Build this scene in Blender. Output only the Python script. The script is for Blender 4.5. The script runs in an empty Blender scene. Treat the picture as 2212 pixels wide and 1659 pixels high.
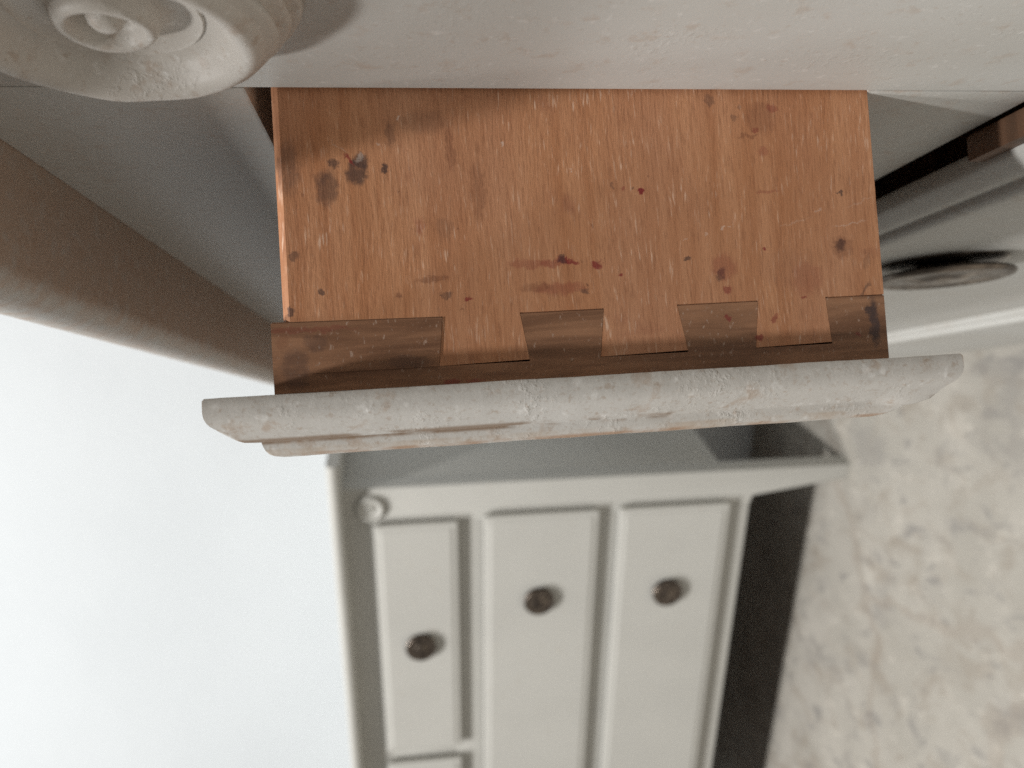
import bpy, bmesh, math, random
from mathutils import Vector, Matrix, noise
sc = bpy.context.scene
col = sc.collection
random.seed(7)

# ---------------------------------------------------------------- camera
cam_d = bpy.data.cameras.new('camera'); cam = bpy.data.objects.new('camera', cam_d); col.objects.link(cam)
CAM_H = 1.0
R = Matrix(((-0.0419, 0.9983, -0.0411), (-0.1153, -0.0457, -0.9923), (-0.9924, -0.0369, 0.1170)))
cam.matrix_world = Matrix.Translation((0, 0, CAM_H)) @ R.to_4x4()
cam_d.sensor_width = 36; cam_d.lens = 36 * 1790 / 2212
cam_d.clip_start = .01; cam_d.clip_end = 60
cam_d.dof.use_dof = True; cam_d.dof.focus_distance = .206; cam_d.dof.aperture_fstop = 14.0
sc.camera = cam
# ---------------------------------------------------------------- light
w = bpy.data.worlds.new('World'); sc.world = w; w.use_nodes = True
bg = w.node_tree.nodes['Background']; bg.inputs[0].default_value = (1, .95, .88, 1); bg.inputs[1].default_value = .155
def lamp(name, loc, target, sx, sy, power, colour):
    l = bpy.data.lights.new(name, 'AREA'); l.shape = 'RECTANGLE'; l.size = sx; l.size_y = sy
    l.energy = power; l.color = colour
    o = bpy.data.objects.new(name, l); col.objects.link(o); o.location = loc
    o.rotation_euler = (Vector(target) - Vector(loc)).to_track_quat('-Z', 'Y').to_euler()
    return o
lamp('overhead_lamp', (-3.60, -.55, 7.3), (0, .5, .8), .50, .50, 280, (1, .985, .96))
lamp('overhead_lamp', (-1.62, -2.05, 7.3), (0, .5, .8), .30, .30, 365, (1, .985, .96))
lamp('overhead_lamp', (-1.25, .95, 4.2), (-.7, 1.9, .9), .5, .5, 22, (1, .99, .98))  # extra lamp, added to brighten the wall and the far dresser
vs = sc.view_settings; vs.view_transform = 'Standard'; vs.look = 'None'; vs.exposure = 0; vs.gamma = 1
sc.cycles.use_denoising = False
sc.cycles.max_bounces = 8
sc.cycles.sample_clamp_indirect = 1.2; sc.cycles.blur_glossy = 1.0

# ---------------------------------------------------------------- materials
class NT:
    def __init__(s, name):
        s.m = bpy.data.materials.new(name); s.m.use_nodes = True
        s.t = s.m.node_tree; s.n = s.t.nodes; s.p = s.n['Principled BSDF']
        s.co = s.n.new('ShaderNodeTexCoord').outputs['Object']
    def link(s, a, b): s.t.links.new(a, b)
    def put(s, sock, v):
        if hasattr(v, 'is_linked'): s.link(v, sock)
        elif isinstance(v, (tuple, list)) and len(v) == 3 and len(sock.default_value) == 4: sock.default_value = (*v, 1)
        else: sock.default_value = v
    def mapping(s, scale=(1, 1, 1), loc=(0, 0, 0), rot=(0, 0, 0), kind='POINT', src=None):
        n = s.n.new('ShaderNodeMapping'); n.vector_type = kind
        n.inputs['Location'].default_value = loc; n.inputs['Scale'].default_value = scale; n.inputs['Rotation'].default_value = rot
        s.link(src or s.co, n.inputs['Vector']); return n.outputs[0]
    def noise(s, scale, detail=3, rough=.55, vec=None, dist=0, out=0):
        n = s.n.new('ShaderNodeTexNoise'); n.inputs['Scale'].default_value = scale; n.inputs['Detail'].default_value = detail
        n.inputs['Roughness'].default_value = rough; n.inputs['Distortion'].default_value = dist
        s.link(vec or s.co, n.inputs['Vector']); return n.outputs[out]
    def ramp(s, v, a, b, lo=0., hi=1., smooth=True):
        n = s.n.new('ShaderNodeMapRange'); n.interpolation_type = 'SMOOTHSTEP' if smooth else 'LINEAR'
        n.inputs[1].default_value = a; n.inputs[2].default_value = b; n.inputs[3].default_value = lo; n.inputs[4].default_value = hi
        s.link(v, n.inputs[0]); return n.outputs[0]
    def math(s, op, a, b=0.):
        n = s.n.new('ShaderNodeMath'); n.operation = op; s.put(n.inputs[0], a); s.put(n.inputs[1], b); return n.outputs[0]
    def mix(s, f, a, b, mode='MIX'):
        n = s.n.new('ShaderNodeMix'); n.data_type = 'RGBA'; n.blend_type = mode; n.clamp_factor = True
        s.put(n.inputs[0], f); s.put(n.inputs[6], a); s.put(n.inputs[7], b); return n.outputs[2]
    def bump(s, h, strength, dist, prev=None):
        n = s.n.new('ShaderNodeBump'); n.inputs['Strength'].default_value = strength; n.inputs['Distance'].default_value = dist
        s.link(h, n.inputs['Height'])
        if prev is not None: s.link(prev, n.inputs['Normal'])
        return n.outputs[0]
    def done(s, colour, rough=.6, normal=None, spec=.4):
        s.put(s.p.inputs['Base Color'], colour); s.put(s.p.inputs['Roughness'], rough); s.p.inputs['Specular IOR Level'].default_value = spec
        if normal is not None: s.link(normal, s.p.inputs['Normal'])
        return s.m
    def pointy(s): return s.n.new('ShaderNodeNewGeometry').outputs['Pointiness']

def paint_old(name, wear=.5, lumps=1.0, base=(.505, .505, .485), groove=False):
    k = NT(name)
    c = k.mix(k.ramp(k.noise(9, 4), .35, .7), base, tuple(b * f for b, f in zip(base, (.93, .915, .895))))
    streak = k.noise(1, 4, .6, k.mapping((60, 22, 7)))
    c = k.mix(k.ramp(streak, .56, .74, 0, .30 * wear + .05), c, (.40, .31, .25))
    c = k.mix(k.ramp(k.noise(140, 4, .6), .56, .70, 0, .6 * wear), c, (.36, .25, .17))
    c = k.mix(k.ramp(k.noise(420, 3, .6), .60, .72, 0, .55 * wear), c, (.33, .24, .17))
    if groove: c = k.mix(k.ramp(k.noise(900, 3, .65, k.mapping((1, 1, .7), loc=(1, 8, 4))), .54, .68, 0, .42 * wear), c, (.36, .29, .23))
    c = k.mix(k.ramp(k.noise(330, 2, .5, k.mapping(loc=(3, 1, 2))), .60, .75, 0, .5 * wear), c, (.80, .79, .77))
    edge = k.ramp(k.math('ADD', k.pointy(), k.math('MULTIPLY', k.math('SUBTRACT', k.noise(160, 4), .5), .12)),   .565, .63, 0, .45 + .2 * wear)
    c = k.mix(edge, c, (.42, .24, .13))
    if groove:                                                      # worn, dirty quirk of the moulding
        sp = k.n.new('ShaderNodeSeparateXYZ'); k.link(k.co, sp.inputs[0])
        gx = k.math('ABSOLUTE', k.math('ADD', sp.outputs['X'], .0282))
        line = k.ramp(gx, .0011, .0003)
        brk = k.ramp(k.math('ADD', k.noise(38, 4, .7), k.math('MULTIPLY', sp.outputs['Z'], 1.3)), .46, .60)
        c = k.mix(k.math('MULTIPLY', k.math('MULTIPLY', line, brk), .8), c, (.20, .12, .065))
        fr = k.ramp(sp.outputs['X'], -.0298, -.0306)
        c = k.mix(k.math('MULTIPLY', fr, k.ramp(k.noise(60, 4, .65), .42, .66, 0, .6)), c, (.42, .33, .25))
    if groove:
        c = k.mix(k.math('MULTIPLY', k.ramp(sp.outputs['X'], -.0311, -.0319), k.ramp(k.noise(75, 4, .6), .36, .56, 0, .75)), c, (.34, .185, .095))
    clump = k.ramp(k.noise(42, 3, .6, k.mapping(loc=(5, 2, 9))), .46, .66)
    b = k.bump(k.noise(55, 5, .6), .12, .0007 * lumps)
    b = k.bump(k.math('MULTIPLY', k.ramp(k.noise(620, 3, .6), .45, .8), clump), .45 * lumps, .0006, b)
    b = k.bump(k.noise(900, 2, .6), .25 * lumps, .0002, b)
    return k.done(c, .48, b, .35)

def paint_clean(name, base=(.57, .563, .528)):
    k = NT(name)
    c = k.mix(k.ramp(k.noise(5, 4), .35, .7), base, tuple(b * .955 for b in base))
    c = k.mix(k.ramp(k.noise(60, 4), .6, .75, 0, .25), c, (.47, .42, .35))
    return k.done(c, .5, k.bump(k.noise(50, 4), .1, .001), .4)

STAINS_AND_SHADE = [
    (0.0372, 0.0573, 0.00296, 0.00217, 'd', 0.8, 0.3),
    (0.0398, 0.0562, 0.00177, 0.00138, 'd', 0.6, -0.5),
    (0.0394, 0.0628, 0.0011, 0.00095, 'd', 0.75, 0),
    (0.0333, 0.0649, 0.00375, 0.00217, 'd', 0.6, 0.2),
    (0.0359, 0.0664, 0.00158, 0.00158, 'd', 0.4, 0),
    (0.0376, 0.0505, 0.00103, 0.00063, 'd', 0.85, 0.4),
    (0.0402, 0.0591, 0.00039, 0.00158, 'r', 0.8, 0.9),
    (0.0466, 0.0487, 0.00276, 0.0011, 'd', 0.35, 0),
    (0.0425, 0.0339, 0.00513, 0.00099, 'b', 0.4, 0),
    (0.031, 0.0275, 0.00631, 0.00158, 'b', 0.4, 0),
    (0.0227, 0.0427, 0.00197, 0.00099, 'r', 0.25, 0),
    (0.0221, 0.0364, 0.00237, 0.00158, 'd', 0.2, 0),
    (0.0078, 0.0676, 0.00087, 0.00055, 'd', 0.75, 0),
    (0.0053, 0.0371, 0.00063, 0.00126, 'd', 0.5, 0.4),
    (0.0044, 0.0316, 0.00035, 0.00071, 'r', 0.8, 0),
    (0.0385, 0.0742, 0.00552, 0.00237, 'd', 0.45, 0),
    (0.0167, 0.0738, 0.00099, 0.00099, 'd', 0.55, 0),
    (0.0031, 0.0753, 0.00103, 0.00087, 'd', 0.75, 0),
    (0.0095, 0.0404, 0.00071, 0.00355, 'b', 0.5, 0),
    (0.0492, 0.0403, 0.00237, 0.00513, 'd', 0.2, 0),
    (0.0127, 0.0058, 0.00059, 0.00237, 'r', 0.85, 0.25),
    (0.0132, 0.007, 0.00087, 0.00103, 'd', 0.7, 0),
    (0.0111, -0.0018, 0.0011, 0.00134, 'r', 0.85, 0),
    (0.0121, 0.0099, 0.00087, 0.00237, 'r', 0.45, 0),
    (0.0122, 0.0164, 0.00099, 0.00434, 'r', 0.3, 0),
    (0.0056, 0.0083, 0.00134, 0.00552, 'r', 0.35, 0),
    (0.0062, 0.0144, 0.00099, 0.00355, 'b', 0.4, 0),
    (0.0301, -0.0147, 0.00067, 0.00059, 'r', 0.95, 0),
    (0.0307, -0.0123, 0.00039, 0.00032, 'd', 0.5, 0),
    (0.0308, -0.0102, 0.00039, 0.00032, 'r', 0.5, 0),
    (0.0315, -0.0075, 0.00071, 0.00039, 'd', 0.4, 0),
    (0.0084, -0.0079, 0.00032, 0.00063, 'r', 0.8, 0),
    (0.0048, 0.0018, 0.00063, 0.00087, 'd', 0.55, 0),
    (0.0117, -0.0258, 0.00055, 0.00079, 'd', 0.75, -0.6),
    (0.0077, -0.0345, 0.00189, 0.00087, 'd', 0.7, 0.5),
    (0.0093, -0.0355, 0.00276, 0.00276, 'r', 0.3, 0),
    (0.0137, -0.0681, 0.00126, 0.00126, 'd', 0.9, 0),
    (0.0131, -0.0686, 0.00245, 0.00237, 'b', 0.4, 0),
    (0.0276, -0.069, 0.00051, 0.00043, 'd', 0.75, 0),
    (0.0134, -0.0466, 0.00047, 0.00047, 'r', 0.85, 0),
    (0.0533, -0.0346, 0.00134, 0.00103, 'd', 0.45, 0),
    (0.0485, -0.0408, 0.00087, 0.00071, 'd', 0.4, 0),
    (0.0517, -0.0431, 0.00063, 0.00047, 'd', 0.4, 0),
    (0.0451, -0.047, 0.00063, 0.00079, 'r', 0.6, 0),
    (0.0484, -0.0485, 0.00355, 0.00355, 'b', 0.35, 0),
    (0.0508, -0.0516, 0.00103, 0.00138, 'r', 0.4, 0),
    (0.0436, -0.0447, 0.00039, 0.00237, 'b', 0.5, 0),
    (0.0285, -0.0485, 0.00047, 0.00237, 'r', 0.3, 0),
    (0.0031, -0.0359, 0.00063, 0.00095, 'r', 0.6, 0),
    (0.005, -0.0577, 0.00355, 0.00355, 'r', 0.22, 0),
    (0.0003, -0.0567, 0.00039, 0.00047, 'r', 0.7, 0),
    (0.039, -0.0487, 0.00118, 0.00118, 'r', 0.3, 0),
    (0.0081, -0.0527, 0.00434, 0.00631, 's', 0.2, 0),  # faint shade painted into the colour, for a shadow across the side
    (-0.0048, -0.0484, 0.00079, 0.00071, 'r', 0.6, 0),
    (-0.004, -0.0355, 0.00055, 0.00087, 'r', 0.6, 0),
    (-0.0096, -0.0435, 0.00079, 0.00087, 'r', 0.7, 0),
    (0.0017, -0.0738, 0.00197, 0.00047, 'd', 0.5, 0.7),
    (0.0093, -0.0749, 0.00197, 0.00079, 'd', 0.25, 0),
    (0.043, 0.0208, 0.00055, 0.00063, 'w', 0.7, 0),
    (0.0505, 0.0461, 0.00087, 0.00047, 'w', 0.8, 0.5),
    (0.0438, 0.0516, 0.00032, 0.00095, 'w', 0.5, 0.3),
    (0.036, 0.0036, 0.00055, 0.00039, 'w', 0.8, 0),
    (0.0194, -0.0358, 0.00032, 0.00071, 'w', 0.6, 0),
    (0.0195, -0.0376, 0.00024, 0.00039, 'w', 0.6, 0),
    (0.0182, -0.0315, 0.00028, 0.00039, 'w', 0.5, 0),
    (0.017, -0.0258, 0.00024, 0.00103, 'w', 0.4, -0.3),
    (0.0233, -0.0628, 0.00028, 0.00158, 'w', 0.35, -0.4),
    (0.0408, 0.0565, 0.00118, 0.00079, 'w', 0.5, 0.4),
    (0.0192, -0.0709, 0.0002, 0.00592, 'w', 0.4, -0.15),
    (0.025, -0.0745, 0.0002, 0.00592, 'w', 0.2, -0.35),
    (0.0202, -0.0559, 0.0002, 0.00631, 'w', 0.22, -0.25),
    (0.0437, 0.0614, 0.00016, 0.00276, 'w', 0.35, 0.8),
]
PIN_STAINS = [
    (-0.0073, -0.0757, 0.00513, 0.00118, 'd', 0.97, 0),
    (-0.0039, -0.0745, 0.00087, 0.00087, 'd', 0.95, 0),
    (-0.004, -0.0355, 0.00055, 0.00087, 'r', 0.7, 0),
    (-0.0057, -0.0216, 0.00071, 0.00087, 'd', 0.5, 0),
    (-0.01, -0.0477, 0.00055, 0.00118, 'r', 0.6, 0),
    (-0.0096, -0.0435, 0.00079, 0.00087, 'r', 0.7, 0),
    (-0.0104, -0.071, 0.00039, 0.00079, 'r', 0.5, 0),
    (-0.011, 0.0748, 0.00434, 0.00276, 'd', 0.45, 0),
    (-0.0051, 0.0696, 0.00158, 0.00237, 'd', 0.4, 0),
    (-0.0109, 0.0477, 0.00118, 0.00473, 'd', 0.35, 0),
    (-0.0016, 0.0718, 0.00055, 0.01025, 'r', 0.25, 0),
    (-0.0015, 0.0735, 0.00063, 0.0071, 'b', 0.2, 0),
    (-0.0166, 0.0371, 0.00071, 0.00158, 'r', 0.6, 0),
    (-0.0168, 0.0312, 0.00055, 0.00197, 'r', 0.5, 0),
    (-0.0034, 0.0776, 0.00237, 0.00118, 'b', 0.3, 0),
]

def stain_shade_layers(k, c, marks):
    # the individual stains, scuffs, paint spots and one painted patch of shade
    dv = k.n.new('ShaderNodeVectorMath'); dv.operation = 'MULTIPLY_ADD'
    k.link(k.noise(380, 4, .65, out=1), dv.inputs[0]); dv.inputs[1].default_value = (.0042, 0, .0042)
    off = k.n.new('ShaderNodeVectorMath'); off.operation = 'ADD'; k.link(k.co, off.inputs[0]); off.inputs[1].default_value = (-.0021, 0, -.0021)
    k.link(off.outputs[0], dv.inputs[2]); rough_v = dv.outputs[0]
    patchy = k.ramp(k.noise(700, 3, .6), .25, .50, .6, 1.)
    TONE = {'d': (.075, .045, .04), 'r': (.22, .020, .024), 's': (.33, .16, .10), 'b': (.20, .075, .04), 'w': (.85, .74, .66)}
    for (x, z, rx, rz, tone, a, ang) in marks:
        v = k.mapping((rx * (.8 if tone == 'w' else 1.2), .5, rz * (.8 if tone == 'w' else 1.2)), (x, 0, z), (0, ang, 0), 'TEXTURE', rough_v)
        ln = k.n.new('ShaderNodeVectorMath'); ln.operation = 'LENGTH'; k.link(v, ln.inputs[0])
        m_ = k.ramp(ln.outputs['Value'], 1.3, .65, 0, a * (.55 if tone == 'w' else 1))
        c = k.mix(k.math('MULTIPLY', m_, patchy), c, TONE[tone])
    return c

def brown_wood(name, base=(.37, .192, .108), dark=(.165, .078, .042), grain=(1, 1, 1), spots=True):
    k = NT(name)
    g = k.noise(1, 5, .6, k.mapping(grain), .6)
    c = k.mix(k.ramp(g, .33, .68), dark, base)
    c = k.mix(k.ramp(k.noise(45, 4), .45, .75, 0, .5), c, tuple(b * .5 for b in base))
    c = k.mix(k.ramp(k.noise(70, 3, .5, k.mapping(loc=(1, 4, 2))), .58, .72, 0, .5), c, (.30, .12, .05))
    if spots:
        f = k.noise(1, 3, .6, k.mapping((520, 520, 900), rot=(0, .9, 0)))
        c = k.mix(k.ramp(f, .60, .70, 0, .75), c, (.46, .33, .26))
        c = stain_shade_layers(k, c, PIN_STAINS)
    b = k.bump(k.noise(1, 4, .6, k.mapping(tuple(q * 2.5 for q in grain))), .4, .0005)
    return k.done(c, .5, b, .35)

def side_wood(name, marks):
    k = NT(name)
    wob = k.noise(14, 2, .5)
    # fine straight grain along the drawer depth (object X)
    warp = k.n.new('ShaderNodeVectorMath'); warp.operation = 'ADD'
    sep = k.n.new('ShaderNodeCombineXYZ'); k.link(k.math('MULTIPLY', wob, .004), sep.inputs['Z'])
    k.link(k.co, warp.inputs[0]); k.link(sep.outputs[0], warp.inputs[1]); wv = warp.outputs[0]
    fine = k.noise(1, 3, .65, k.mapping((150, 300, 1250), src=wv))
    mid = k.noise(1, 3, .6, k.mapping((10, 60, 190), src=wv))
    broad = k.noise(1, 3, .5, k.mapping((9, 12, 26), src=wv))
    c = k.mix(k.ramp(mid, .3, .7), (.425, .182, .084), (.555, .275, .145))
    c = k.mix(k.ramp(broad, .38, .68, 0, .55), c, (.51, .265, .162))
    c = k.mix(k.ramp(fine, .50, .30, 0, .42), c, (.25, .10, .05))
    c = k.mix(k.ramp(fine, .58, .74, 0, .6), c, (.74, .48, .33))
    fleck = k.noise(1, 2, .6, k.mapping((150, 400, 1300), loc=(.3, .1, .7), src=wv))
    c = k.mix(k.math('MULTIPLY', k.ramp(fleck, .60, .72, 0, .75), k.ramp(k.noise(30, 3), .40, .62)), c, (.80, .56, .42))
    c = k.mix(k.ramp(k.noise(60, 4, .6), .60, .76, 0, .45), c, (.30, .11, .065))
    c = k.mix(k.ramp(k.noise(24, 3, .6, k.mapping(loc=(2, 0, 5))), .56, .76, 0, .35), c, (.27, .105, .05))
    c = k.mix(k.ramp(k.noise(260, 3, .6), .68, .76, 0, .6), c, (.13, .045, .03))
    c = stain_shade_layers(k, c, marks)
    b = k.bump(fine, .35, .0004)
    b = k.bump(k.noise(600, 2), .2, .0003, b)
    return k.done(c, .52, b, .3)

def dark_metal(name):
    k = NT(name)
    c = k.mix(k.ramp(k.noise(90, 4), .4, .7), (.075, .060, .050), (.22, .18, .145))
    k.p.inputs['Metallic'].default_value = .75
    return k.done(c, k.ramp(k.noise(120, 3), .3, .7, .22, .45), k.bump(k.noise(160, 4), .3, .001), .5)

def concrete(name):
    k = NT(name)
    c = k.mix(k.ramp(k.noise(3.2, 6, .6), .3, .7), (.365, .345, .305), (.445, .42, .375))
    c = k.mix(k.ramp(k.noise(13, 6, .66, k.mapping((1, .7, 1), rot=(0, 0, .5)), .8), .48, .68, 0, .6), c, (.28, .24, .195))
    c = k.mix(k.ramp(k.noise(22, 5, .62, k.mapping((1, .45, 1), rot=(0, 0, .7), loc=(3, 2, 0)), .5), .54, .70, 0, .7), c, (.215, .205, .197))
    c = k.mix(k.ramp(k.noise(20, 5, .66, k.mapping((1, .6, 1), loc=(7, 3, 0), rot=(0, 0, .6))), .52, .74, 0, .6), c, (.58, .545, .485))
    # a wandering hairline crack field
    v = k.n.new('ShaderNodeTexVoronoi'); v.feature = 'DISTANCE_TO_EDGE'; v.inputs['Scale'].default_value = .85
    wv = k.n.new('ShaderNodeVectorMath'); wv.operation = 'ADD'; k.link(k.co, wv.inputs[0])
    sc_ = k.n.new('ShaderNodeVectorMath'); sc_.operation = 'SCALE'; sc_.inputs[3].default_value = .30
    k.link(k.noise(3.2, 5, .6, out=1), sc_.inputs[0]); k.link(sc_.outputs[0], wv.inputs[1]); k.link(wv.outputs[0], v.inputs['Vector'])
    c = k.mix(k.ramp(k.noise(7, 5, .65, k.mapping((1, .7, 1), loc=(4, 4, 1))), .53, .66, 0, .55), c, (.27, .255, .235))
    c = k.mix(k.ramp(v.outputs['Distance'], .016, .004, 0, .4), c, (.31, .265, .22))
    return k.done(c, .75, k.bump(k.noise(60, 5), .3, .003), .3)

def white_wall(name):
    k = NT(name)
    c = k.mix(k.ramp(k.noise(1.6, 4), .3, .7), (.715, .755, .785), (.685, .725, .755))
    return k.done(c, .8, k.bump(k.noise(3, 4), .15, .02), .2)

M = dict(old=paint_old('weathered_cream_paint', .42, .35), lip=paint_old('chipped_cream_paint', .8, .8, (.545, .53, .505), True), clean=paint_clean('clean_cream_paint'),
         rose=paint_old('worn_carved_paint', .75, 1.0, (.56, .53, .49)),
         brown=brown_wood('brown_end_wood', grain=(160, 40, 16)), raw=brown_wood('raw_inside_wood', (.16, .085, .05), (.07, .04, .025), (8, 60, 90), False),
         side=side_wood('stained_beech', STAINS_AND_SHADE), metal=dark_metal('dark_bronze'), floor=concrete('mottled_concrete'), wall=white_wall('white_plaster'))

# ---------------------------------------------------------------- mesh helpers
def finish(name, bm, mat, parent=None, smooth=35):
    bmesh.ops.recalc_face_normals(bm, faces=bm.faces)
    me = bpy.data.meshes.new(name); bm.to_mesh(me); bm.free()
    if smooth:
        for p in me.polygons: p.use_smooth = True
        me.set_sharp_from_angle(angle=math.radians(smooth))
    me.materials.append(mat)
    o = bpy.data.objects.new(name, me); col.objects.link(o)
    if parent is not None: o.parent = parent
    return o
def box_bm(x0, x1, y0, y1, z0, z1, bevel=.0015, bm=None):
    b = bmesh.new(); v = bmesh.ops.create_cube(b, size=1)['verts']
    for q in v: q.co = Vector(((x0, x1)[q.co.x > 0], (y0, y1)[q.co.y > 0], (z0, z1)[q.co.z > 0]))
    if bevel: bmesh.ops.bevel(b, geom=list(b.edges), offset=bevel, segments=2, profile=.6, affect='EDGES')
    if bm is None: return b
    me = bpy.data.meshes.new('tmp'); b.to_mesh(me); b.free(); bm.from_mesh(me); bpy.data.meshes.remove(me); return bm
def prism_bm(pts, axis, a, b, bevel=0):
    """closed 2-D outline pushed along an axis: axis 'y' takes (x, z) points, axis 'x' takes (y, z)"""
    bm = bmesh.new()
    mk = (lambda p, t: (p[0], t, p[1])) if axis == 'y' else (lambda p, t: (t, p[0], p[1]))
    A = [bm.verts.new(mk(p, a)) for p in pts]; B = [bm.verts.new(mk(p, b)) for p in pts]
    bm.faces.new(A); bm.faces.new(B[::-1]); n = len(pts)
    for i in range(n): bm.faces.new((A[i], B[i], B[(i + 1) % n], A[(i + 1) % n]))
    if bevel: bmesh.ops.bevel(bm, geom=list(bm.edges), offset=bevel, segments=2, profile=.6, affect='EDGES')
    return bm
def lathe_bm(prof, centre, n=64, jitter=0):
    """turned about an axis along -X (out of the chest front); prof = (radius, height above the face)"""
    bm = bmesh.new(); rings = []
    for r, h in prof:
        if r < 1e-6: rings.append([bm.verts.new(Vector(centre) + Vector((-h, 0, 0)))]); continue
        ring = []
        for i in range(n):
            a = 2 * math.pi * i / n; y, z = r * math.cos(a), r * math.sin(a)
            j = 1 + jitter * noise.noise(Vector((y * 90, z * 90, h * 200)))
            ring.append(bm.verts.new(Vector(centre) + Vector((-h * j, y * j, z * j))))
        rings.append(ring)
    for A, B in zip(rings, rings[1:]):
        for i in range(n):
            if len(B) == 1: bm.faces.new((A[i], A[(i + 1) % n], B[0]))
            else: bm.faces.new((A[i], A[(i + 1) % n], B[(i + 1) % n], B[i]))
    return bm
# lipped drawer front: (inset from the edge, distance out from the back of the lip)
LIP = [(.0004, 0), (.0, .0006), (0, .0022), (0, .0034), (.0002, .0046), (.0006, .0056), (.0012, .0064), (.0022, .0072), (.0036, .0083), (.0050, .0093),
       (.0061, .0100), (.0072, .0105), (.0095, .0107), (.0103, .0104), (.0106, .0108), (.0108, .0116), (.0113, .0128), (.0120, .0137), (.0131, .0143), (.0150, .0147), (.021, .0148)]
FLAT_LIP = [(.0003, 0), (0, .0005), (0, .0090), (.0004, .0108), (.0014, .0121), (.0028, .0128), (.0045, .0130), (.0120, .0130), (.0125, .0132), (.0150, .0147), (.0200, .0147)]
LIP_LOW = [(.0104 + (a - .0045) * .62 - .0059, b) if i < 0 else (a, b) for i, (a, b) in enumerate(LIP)]
LIP_LOW[9:] = [(.0066, .0108), (.0080, .0114), (.0092, .0119), (.0101, .0122), (.0105, .0123), (.0110, .0126), (.0117, .0129), (.0126, .0133), (.0137, .0138), (.0150, .0142), (.0172, .0146), (.0215, .0148)][:len(LIP) - 9]
def lip_front_bm(y0, y1, z0, z1, xb, ny=24, nz=24, jit=0., seed=0., prof=None):
    bm = bmesh.new(); rings = []
    P = prof or LIP
    for (ins, out), (low_i, low_o) in zip(P, prof or LIP_LOW):
        Y0, Y1, Z0, Z1 = y0 + ins, y1 - ins, z0 + low_i, z1 - ins
        pts = [(Y0, Z0 + (Z1 - Z0) * i / nz) for i in range(nz)] + [(Y0 + (Y1 - Y0) * i / ny, Z1) for i in range(ny)] + \
              [(Y1, Z1 - (Z1 - Z0) * i / nz) for i in range(nz)] + [(Y1 - (Y1 - Y0) * i / ny, Z0) for i in range(ny)]
        ring = []
        for (y, z) in pts:
            d = Vector((0, 0, 0))
            q = min(max((z - z0 - .010) / .012, 0), 1); o_ = low_o + (out - low_o) * q * q * (3 - 2 * q)
            if jit:
                p = Vector((y, z, out))
                d = (noise.noise_vector(p * 45 + Vector((seed, 0, 0))) * .9 + noise.noise_vector(p * 160) * .5 + noise.noise_vector(p * 420) * .25) * jit
            ring.append(bm.verts.new((xb - o_ + d.x, y + d.y, z + d.z)))
        rings.append(ring)
    n = len(rings[0])
    for A, B in zip(rings, rings[1:]):
        for i in range(n): bm.faces.new((A[i], A[(i + 1) % n], B[(i + 1) % n], B[i]))
    bm.faces.new(rings[-1]); bm.faces.new(rings[0][::-1])
    return bm
def thing(name, label, cat, loc, rz=0, ry=0, group=None):
    o = bpy.data.objects.new(name, None); col.objects.link(o); o.location = loc; o.rotation_euler = (0, ry, rz)
    o.empty_display_size = .1; o['label'] = label; o['category'] = cat
    if group: o['group'] = group
    return o
def structure(name, bm, mat):
    o = finish(name, bm, mat, None, 0); o['kind'] = 'structure'; return o

# ---------------------------------------------------------------- room
FLOOR_Z = 0.0
b = bmesh.new(); bmesh.ops.create_grid(b, x_segments=2, y_segments=2, size=7); structure('floor', b, M['floor'])

# ---------------------------------------------------------------- dressers
ROSE = [(.0350, -.001), (.0350, .0014), (.0342, .0023), (.0331, .0022), (.0318, .0031), (.0328, .0043), (.0322, .0053), (.0309, .0054), (.0296, .0062), (.0304, .0076), (.0298, .0088),
        (.0284, .0093), (.0279, .0100),
        (.0272, .0110), (.0260, .0117), (.0247, .0119), (.0234, .0113), (.0224, .0103), (.0214, .0088), (.0205, .0076), (.0195, .0064), (.0182, .0057), (.0172, .0054), (.0168, .0059), (.0163, .0054), (.0145, .0050), (.0120, .0050), (.0103, .0053), (.0096, .0064),
        (.0092, .0078), (.0084, .0090), (.0074, .0092), (.0065, .0084), (.0058, .0064), (.0050, .0052), (.0042, .0052), (.0036, .0062), (.0028, .0078), (.0018, .0086), (0, .0088)]
KNOB = [(.0270, 0), (.0270, .0012), (.0255, .0020), (.0135, .0026), (.0110, .0036), (.0105, .0060), (.0135, .0072), (.0255, .0080), (.0285, .0090), (.0295, .0108),
        (.0287, .0130), (.0268, .0140), (.0250, .0130), (.0225, .0120), (.0160, .0124), (.0115, .0130), (.0100, .0144), (.0080, .0152), (0, .0156)]
KNOB = [(r * 1.2, h * 1.1) for r, h in KNOB]
W_, D_ = 1.53, .50              # width and depth of a dresser
TOPS = ((.084, .745), (.785, 1.446))
def knob(front, x, y, z, rr=1., hh=1.):
    k = finish('knob', lathe_bm([(r * rr, h * hh) for r, h in KNOB], (x, y, z), 40), M['metal'], front, 50)
    return k
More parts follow.
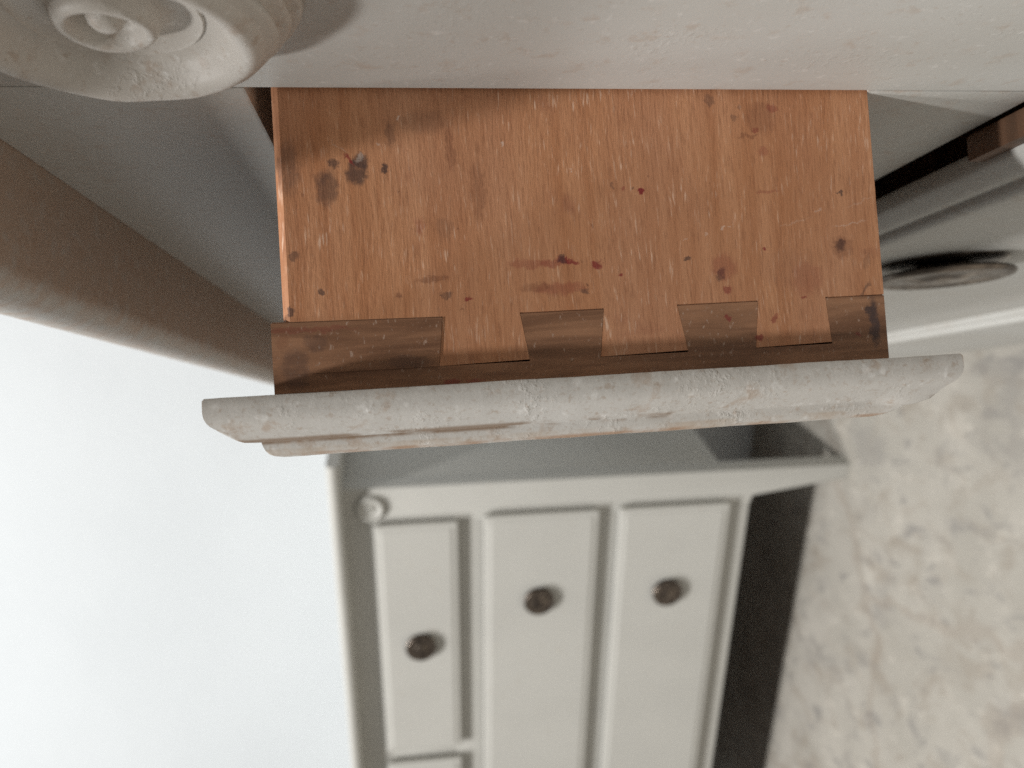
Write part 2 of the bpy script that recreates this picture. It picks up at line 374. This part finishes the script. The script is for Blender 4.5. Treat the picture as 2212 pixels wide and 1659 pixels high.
def make_dresser(name, label, loc, rz, h1, mat, rose_mat, group, open_first=False, pulled=0.):
    """local axes: x into the cabinet, y along its front, z up; h1 = height of the upper edge of the top drawers"""
    t = thing(name, label, 'dresser', loc, rz, 0, group)
    Z = lambda q: h1 + q
    fl = .022                                                      # thickness of the face frame
    # top board with rounded nose
    zu, zt = Z(.064), Z(.090); r = .0125
    nose = [(D_, zu), (-.034, zu)] + [(-.034 - .010 * math.sin(a), zu + .013 - .013 * math.cos(a)) for a in [math.pi * i / 10 for i in range(1, 10)]] + [(-.034, zt), (D_, zt)]
    finish('top_board', prism_bm(nose, 'y', -.080, W_ + .080), mat, t, 40)
    # face frame
    low = Z(-.865)
    for y0, y1, tip0, tip1 in ((0, .0965, 0, .036), (W_ - .0965, W_, W_ - .036, W_)):
        pts = [(y0, zu), (y0, 0), (tip1, 0), (y1 - .030, low - .004), (y1, low), (y1, zu)] if y0 == 0 else [(y0, zu), (y0, low), (y0 + .030, low - .004), (tip0, 0), (y1, 0), (y1, zu)]
        pts = [(min(max(a, y0), y1), c) for a, c in pts]
        finish('front_post', prism_bm(pts, 'x', 0, .045, .0018), mat, t, 40)
        yy = (0, .03) if y0 == 0 else (W_ - .03, W_)
        # rear legs
        finish('rear_leg', box_bm(D_ - .06, D_ - .004, yy[0], yy[1], 0, Z(-.78), .002), mat, t, 40)
    rails = [(Z(-.0095), zu), (Z(-.223 if open_first else -.258), Z(-.1715)), (Z(-.565), Z(-.490)), (low, Z(-.795))]
    for z0, z1 in rails:
        finish('rail', box_bm(0.0002, fl, .0967, W_ - .0967, z0, z1, .0012), mat, t, 40)
        finish('rail_back', box_bm(fl + .0004, .10, .0967, W_ - .0967, z0 + .0, z1 - .0, 0), M['raw'], t, 0)
    finish('centre_post', box_bm(.0004, fl, .7315, .7985, Z(-.1713), Z(-.0097), .0012), mat, t, 40)
    # case
    for y0, y1, zb in ((0.003, .021, Z(-.775)), (W_ - .021, W_ - .003, Z(-.775))):
        finish('side_panel', box_bm(.0455, D_ - .003, y0, y1, zb, zu - .0006, .0012), mat, t, 40)
        b = prism_bm([(.0457, Z(-.7754)), (.0457, Z(-.80)), (D_ - .061, Z(-.80)), (D_ - .061, Z(-.7754))], 'y', y0 + .003, y1 - .003, 0)
        finish('side_apron', b, mat, t, 40)
    finish('back_panel', box_bm(D_ - .0028, D_ + .006, .004, W_ - .004, .26, zu - .001, 0), M['raw'], t, 0)
    finish('bottom_panel', box_bm(.1004, D_ - .0032, .0212, W_ - .0212, Z(-.812), Z(-.80), 0), M['raw'], t, 0)
    # turned rosettes on the posts
    for y in (.048, W_ - .048):
        finish('rosette', lathe_bm(ROSE, (0, y, Z(.006)), 96, .030), rose_mat, t, 60)
    # drawers
    specs = [(a, c, Z(-.1846), Z(0), 1, pulled) for a, c in TOPS] + [(.094 if open_first else .075, W_ - .075, Z(-.505), Z(-.229 if open_first else -.243), 2, pulled), (.075, W_ - .075, Z(-.812), Z(-.552), 2, pulled)]
    for i, (a, c, z0, z1, nk, out) in enumerate(specs):
        if i == 0 and open_first: continue
        f = finish('drawer_front', lip_front_bm(a, c, z0, z1, -.0006 - out, 60, 24, .00015 if open_first else .0, i * 3.1, None if open_first else FLAT_LIP), mat, t, 50)
        finish('drawer_box', box_bm(-.0010 - out, .44, a + .0215, c - .0215, z0 + .0225, z1 - .0185, 0), M['raw'], f, 0)
        ks = .25 if open_first else .305
        kk = [(a + c) / 2] if nk == 1 else [ks, W_ - ks]
        for y in kk: knob(f, -.0153 - out, y, (z0 + z1) / 2 + (.072 if open_first else .004 if nk == 2 else -.001), *((.86, .56) if open_first else (1.02, 1.)))
    return t

FACE_X, NEAR_Y, H_FRONT = .0831, .109, CAM_H + .048
front_d = make_dresser('dresser', 'worn cream dresser in the foreground whose top drawer is pulled open', (FACE_X, NEAR_Y, 0), 0, H_FRONT, M['old'], M['rose'],
                       'painted dressers with dark round knobs', True, .0035)
b = box_bm(-.0085, -.0002, .030, .131, H_FRONT - .2315, H_FRONT - .2240, .0008)
finish('wood_shim', b, M['raw'], front_d, 40)
BACK = (-.1401, 1.8285, 0)
back_d = make_dresser('dresser', 'clean cream dresser standing in the background with all its drawers shut', BACK, math.radians(64.47), 1.10, M['clean'], M['clean'],
                      'painted dressers with dark round knobs', False, .0065)

# wall right behind the far dresser
c64, s64 = math.cos(math.radians(64.47)), math.sin(math.radians(64.47))
b = box_bm(D_ + .03, D_ + .15, -4.2, 4.6, 0, 4.6, 0)
for v in b.verts: v.co = Vector((BACK[0] + v.co.x * c64 - v.co.y * s64, BACK[1] + v.co.x * s64 + v.co.y * c64, v.co.z + .0))
structure('wall', b, M['wall'])

# ---------------------------------------------------------------- the open drawer
SAG = math.radians(-1.35)
dr = thing('open_drawer', 'open drawer with bare dovetailed side and chipped cream lipped front, in foreground dresser', 'drawer', (.0270, .2065, CAM_H - .046), 0, SAG)
TH = .012                                      # thickness of the side board
ZB, ZT, ZF = -.0790, .0775, .0802
TAILS = [(.0384, .0189, .0399, .0172, -.01235), (-.0028, -.0221, -.0012, -.0241, -.01232), (-.0440, -.0625, -.0425, -.0634, -.0123)]   # shoulder top/bottom, tip top/bottom, tip x
def side_outline():
    p = [(.40, ZB), (.40, ZT), (0, ZT)]
    for a, c, ta, tc, tx in TAILS: p += [(0, a), (tx, ta), (tx + .0004, tc), (0, c)]
    return p + [(0, ZB)]
def side_board(y0, outer, mat):
    o = side_outline(); bm = bmesh.new(); ch = .0019
    A = [bm.verts.new((x, y0, z if not (z == ZT) else z - ch)) for x, z in o]     # outer face, top edge eased
    B = [bm.verts.new((x, y0 + TH, z)) for x, z in o]
    bm.faces.new(A); bm.faces.new(B[::-1])
    n = len(o)
    top = None
    for i in range(n):
        if o[i][1] == ZT and o[(i + 1) % n][1] == ZT:
            C = [bm.verts.new((o[i][0], y0 + .0026, ZT)), bm.verts.new((o[i + 1][0], y0 + .0026, ZT))]
            M1 = [bm.verts.new((o[i][0], y0 + .0009, ZT - ch * .42)), bm.verts.new((o[i + 1][0], y0 + .0009, ZT - ch * .42))]
            bm.faces.new((A[i], M1[0], M1[1], A[i + 1])); bm.faces.new((M1[0], C[0], C[1], M1[1])); bm.faces.new((C[0], B[i], B[i + 1], C[1]))
            bm.faces.new((A[i], B[i], C[0], M1[0])); bm.faces.new((A[i + 1], M1[1], C[1], B[i + 1]))
        else: bm.faces.new((A[i], B[i], B[(i + 1) % n], A[(i + 1) % n]))
    if not outer: bmesh.ops.transform(bm, matrix=Matrix.Translation((0, 2 * y0 + TH, 0)) @ Matrix.Scale(-1, 4, (0, 1, 0)), verts=bm.verts)
    return finish('side_board', bm, mat, dr, 25)
LEN = .634                                     # width over the two sides
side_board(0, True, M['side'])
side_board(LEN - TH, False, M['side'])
XL = -.0176                                    # back of the painted lip
front = finish('front_board', box_bm(XL, -.0124, .0000, LEN, ZB, ZF, .0), M['brown'], dr, 0)
finish('front_core', box_bm(-.0124, -.0001, TH + .0003, LEN - TH - .0003, ZB, ZF - .0004, 0), M['brown'], front, 0)
g = .00009                                     # open joint between pin and tail
def pin(y0, y1):
    edges = []                                 # (upper shoulder, lower shoulder, upper tip, lower tip)
    up_s, up_t = ZF, ZF
    for a, c, ta, tc, tx in TAILS:
        edges.append((up_s, a + g, up_t, ta + g)); up_s, up_t = c - g, tc - g
    edges.append((up_s, ZB, up_t, ZB))
    for k, (us, ls, ut, lt) in enumerate(edges):
        x0 = .0006 if k == 0 else .0
        pts = [(-.0124, ut), (x0, us), (0.0, ls), (-.0124, lt)]
        bm = prism_bm(pts, 'y', y0 - (.0003 if k == 0 else .0), y1, 0)
        bmesh.ops.bevel(bm, geom=[e for e in bm.edges if all(v.co.x > -.012 for v in e.verts)] , offset=.0003, segments=2, affect='EDGES')
        finish('dovetail_pin', bm, M['brown'], front, 40)
pin(0.0, TH); pin(LEN - TH, LEN)
face = finish('painted_front', lip_front_bm(-.0135, LEN + .0135, -.0906, .0940, XL, 120, 260, .00016, 2.), M['lip'], dr, 50)
finish('back_board', box_bm(.4002, .412, .0, LEN, ZB, ZT - .004, 0), M['raw'], dr, 0)
finish('bottom_board', box_bm(.0002, .3998, TH + .0002, LEN - TH - .0002, ZB + .008, ZB + .014, 0), M['raw'], dr, 0)
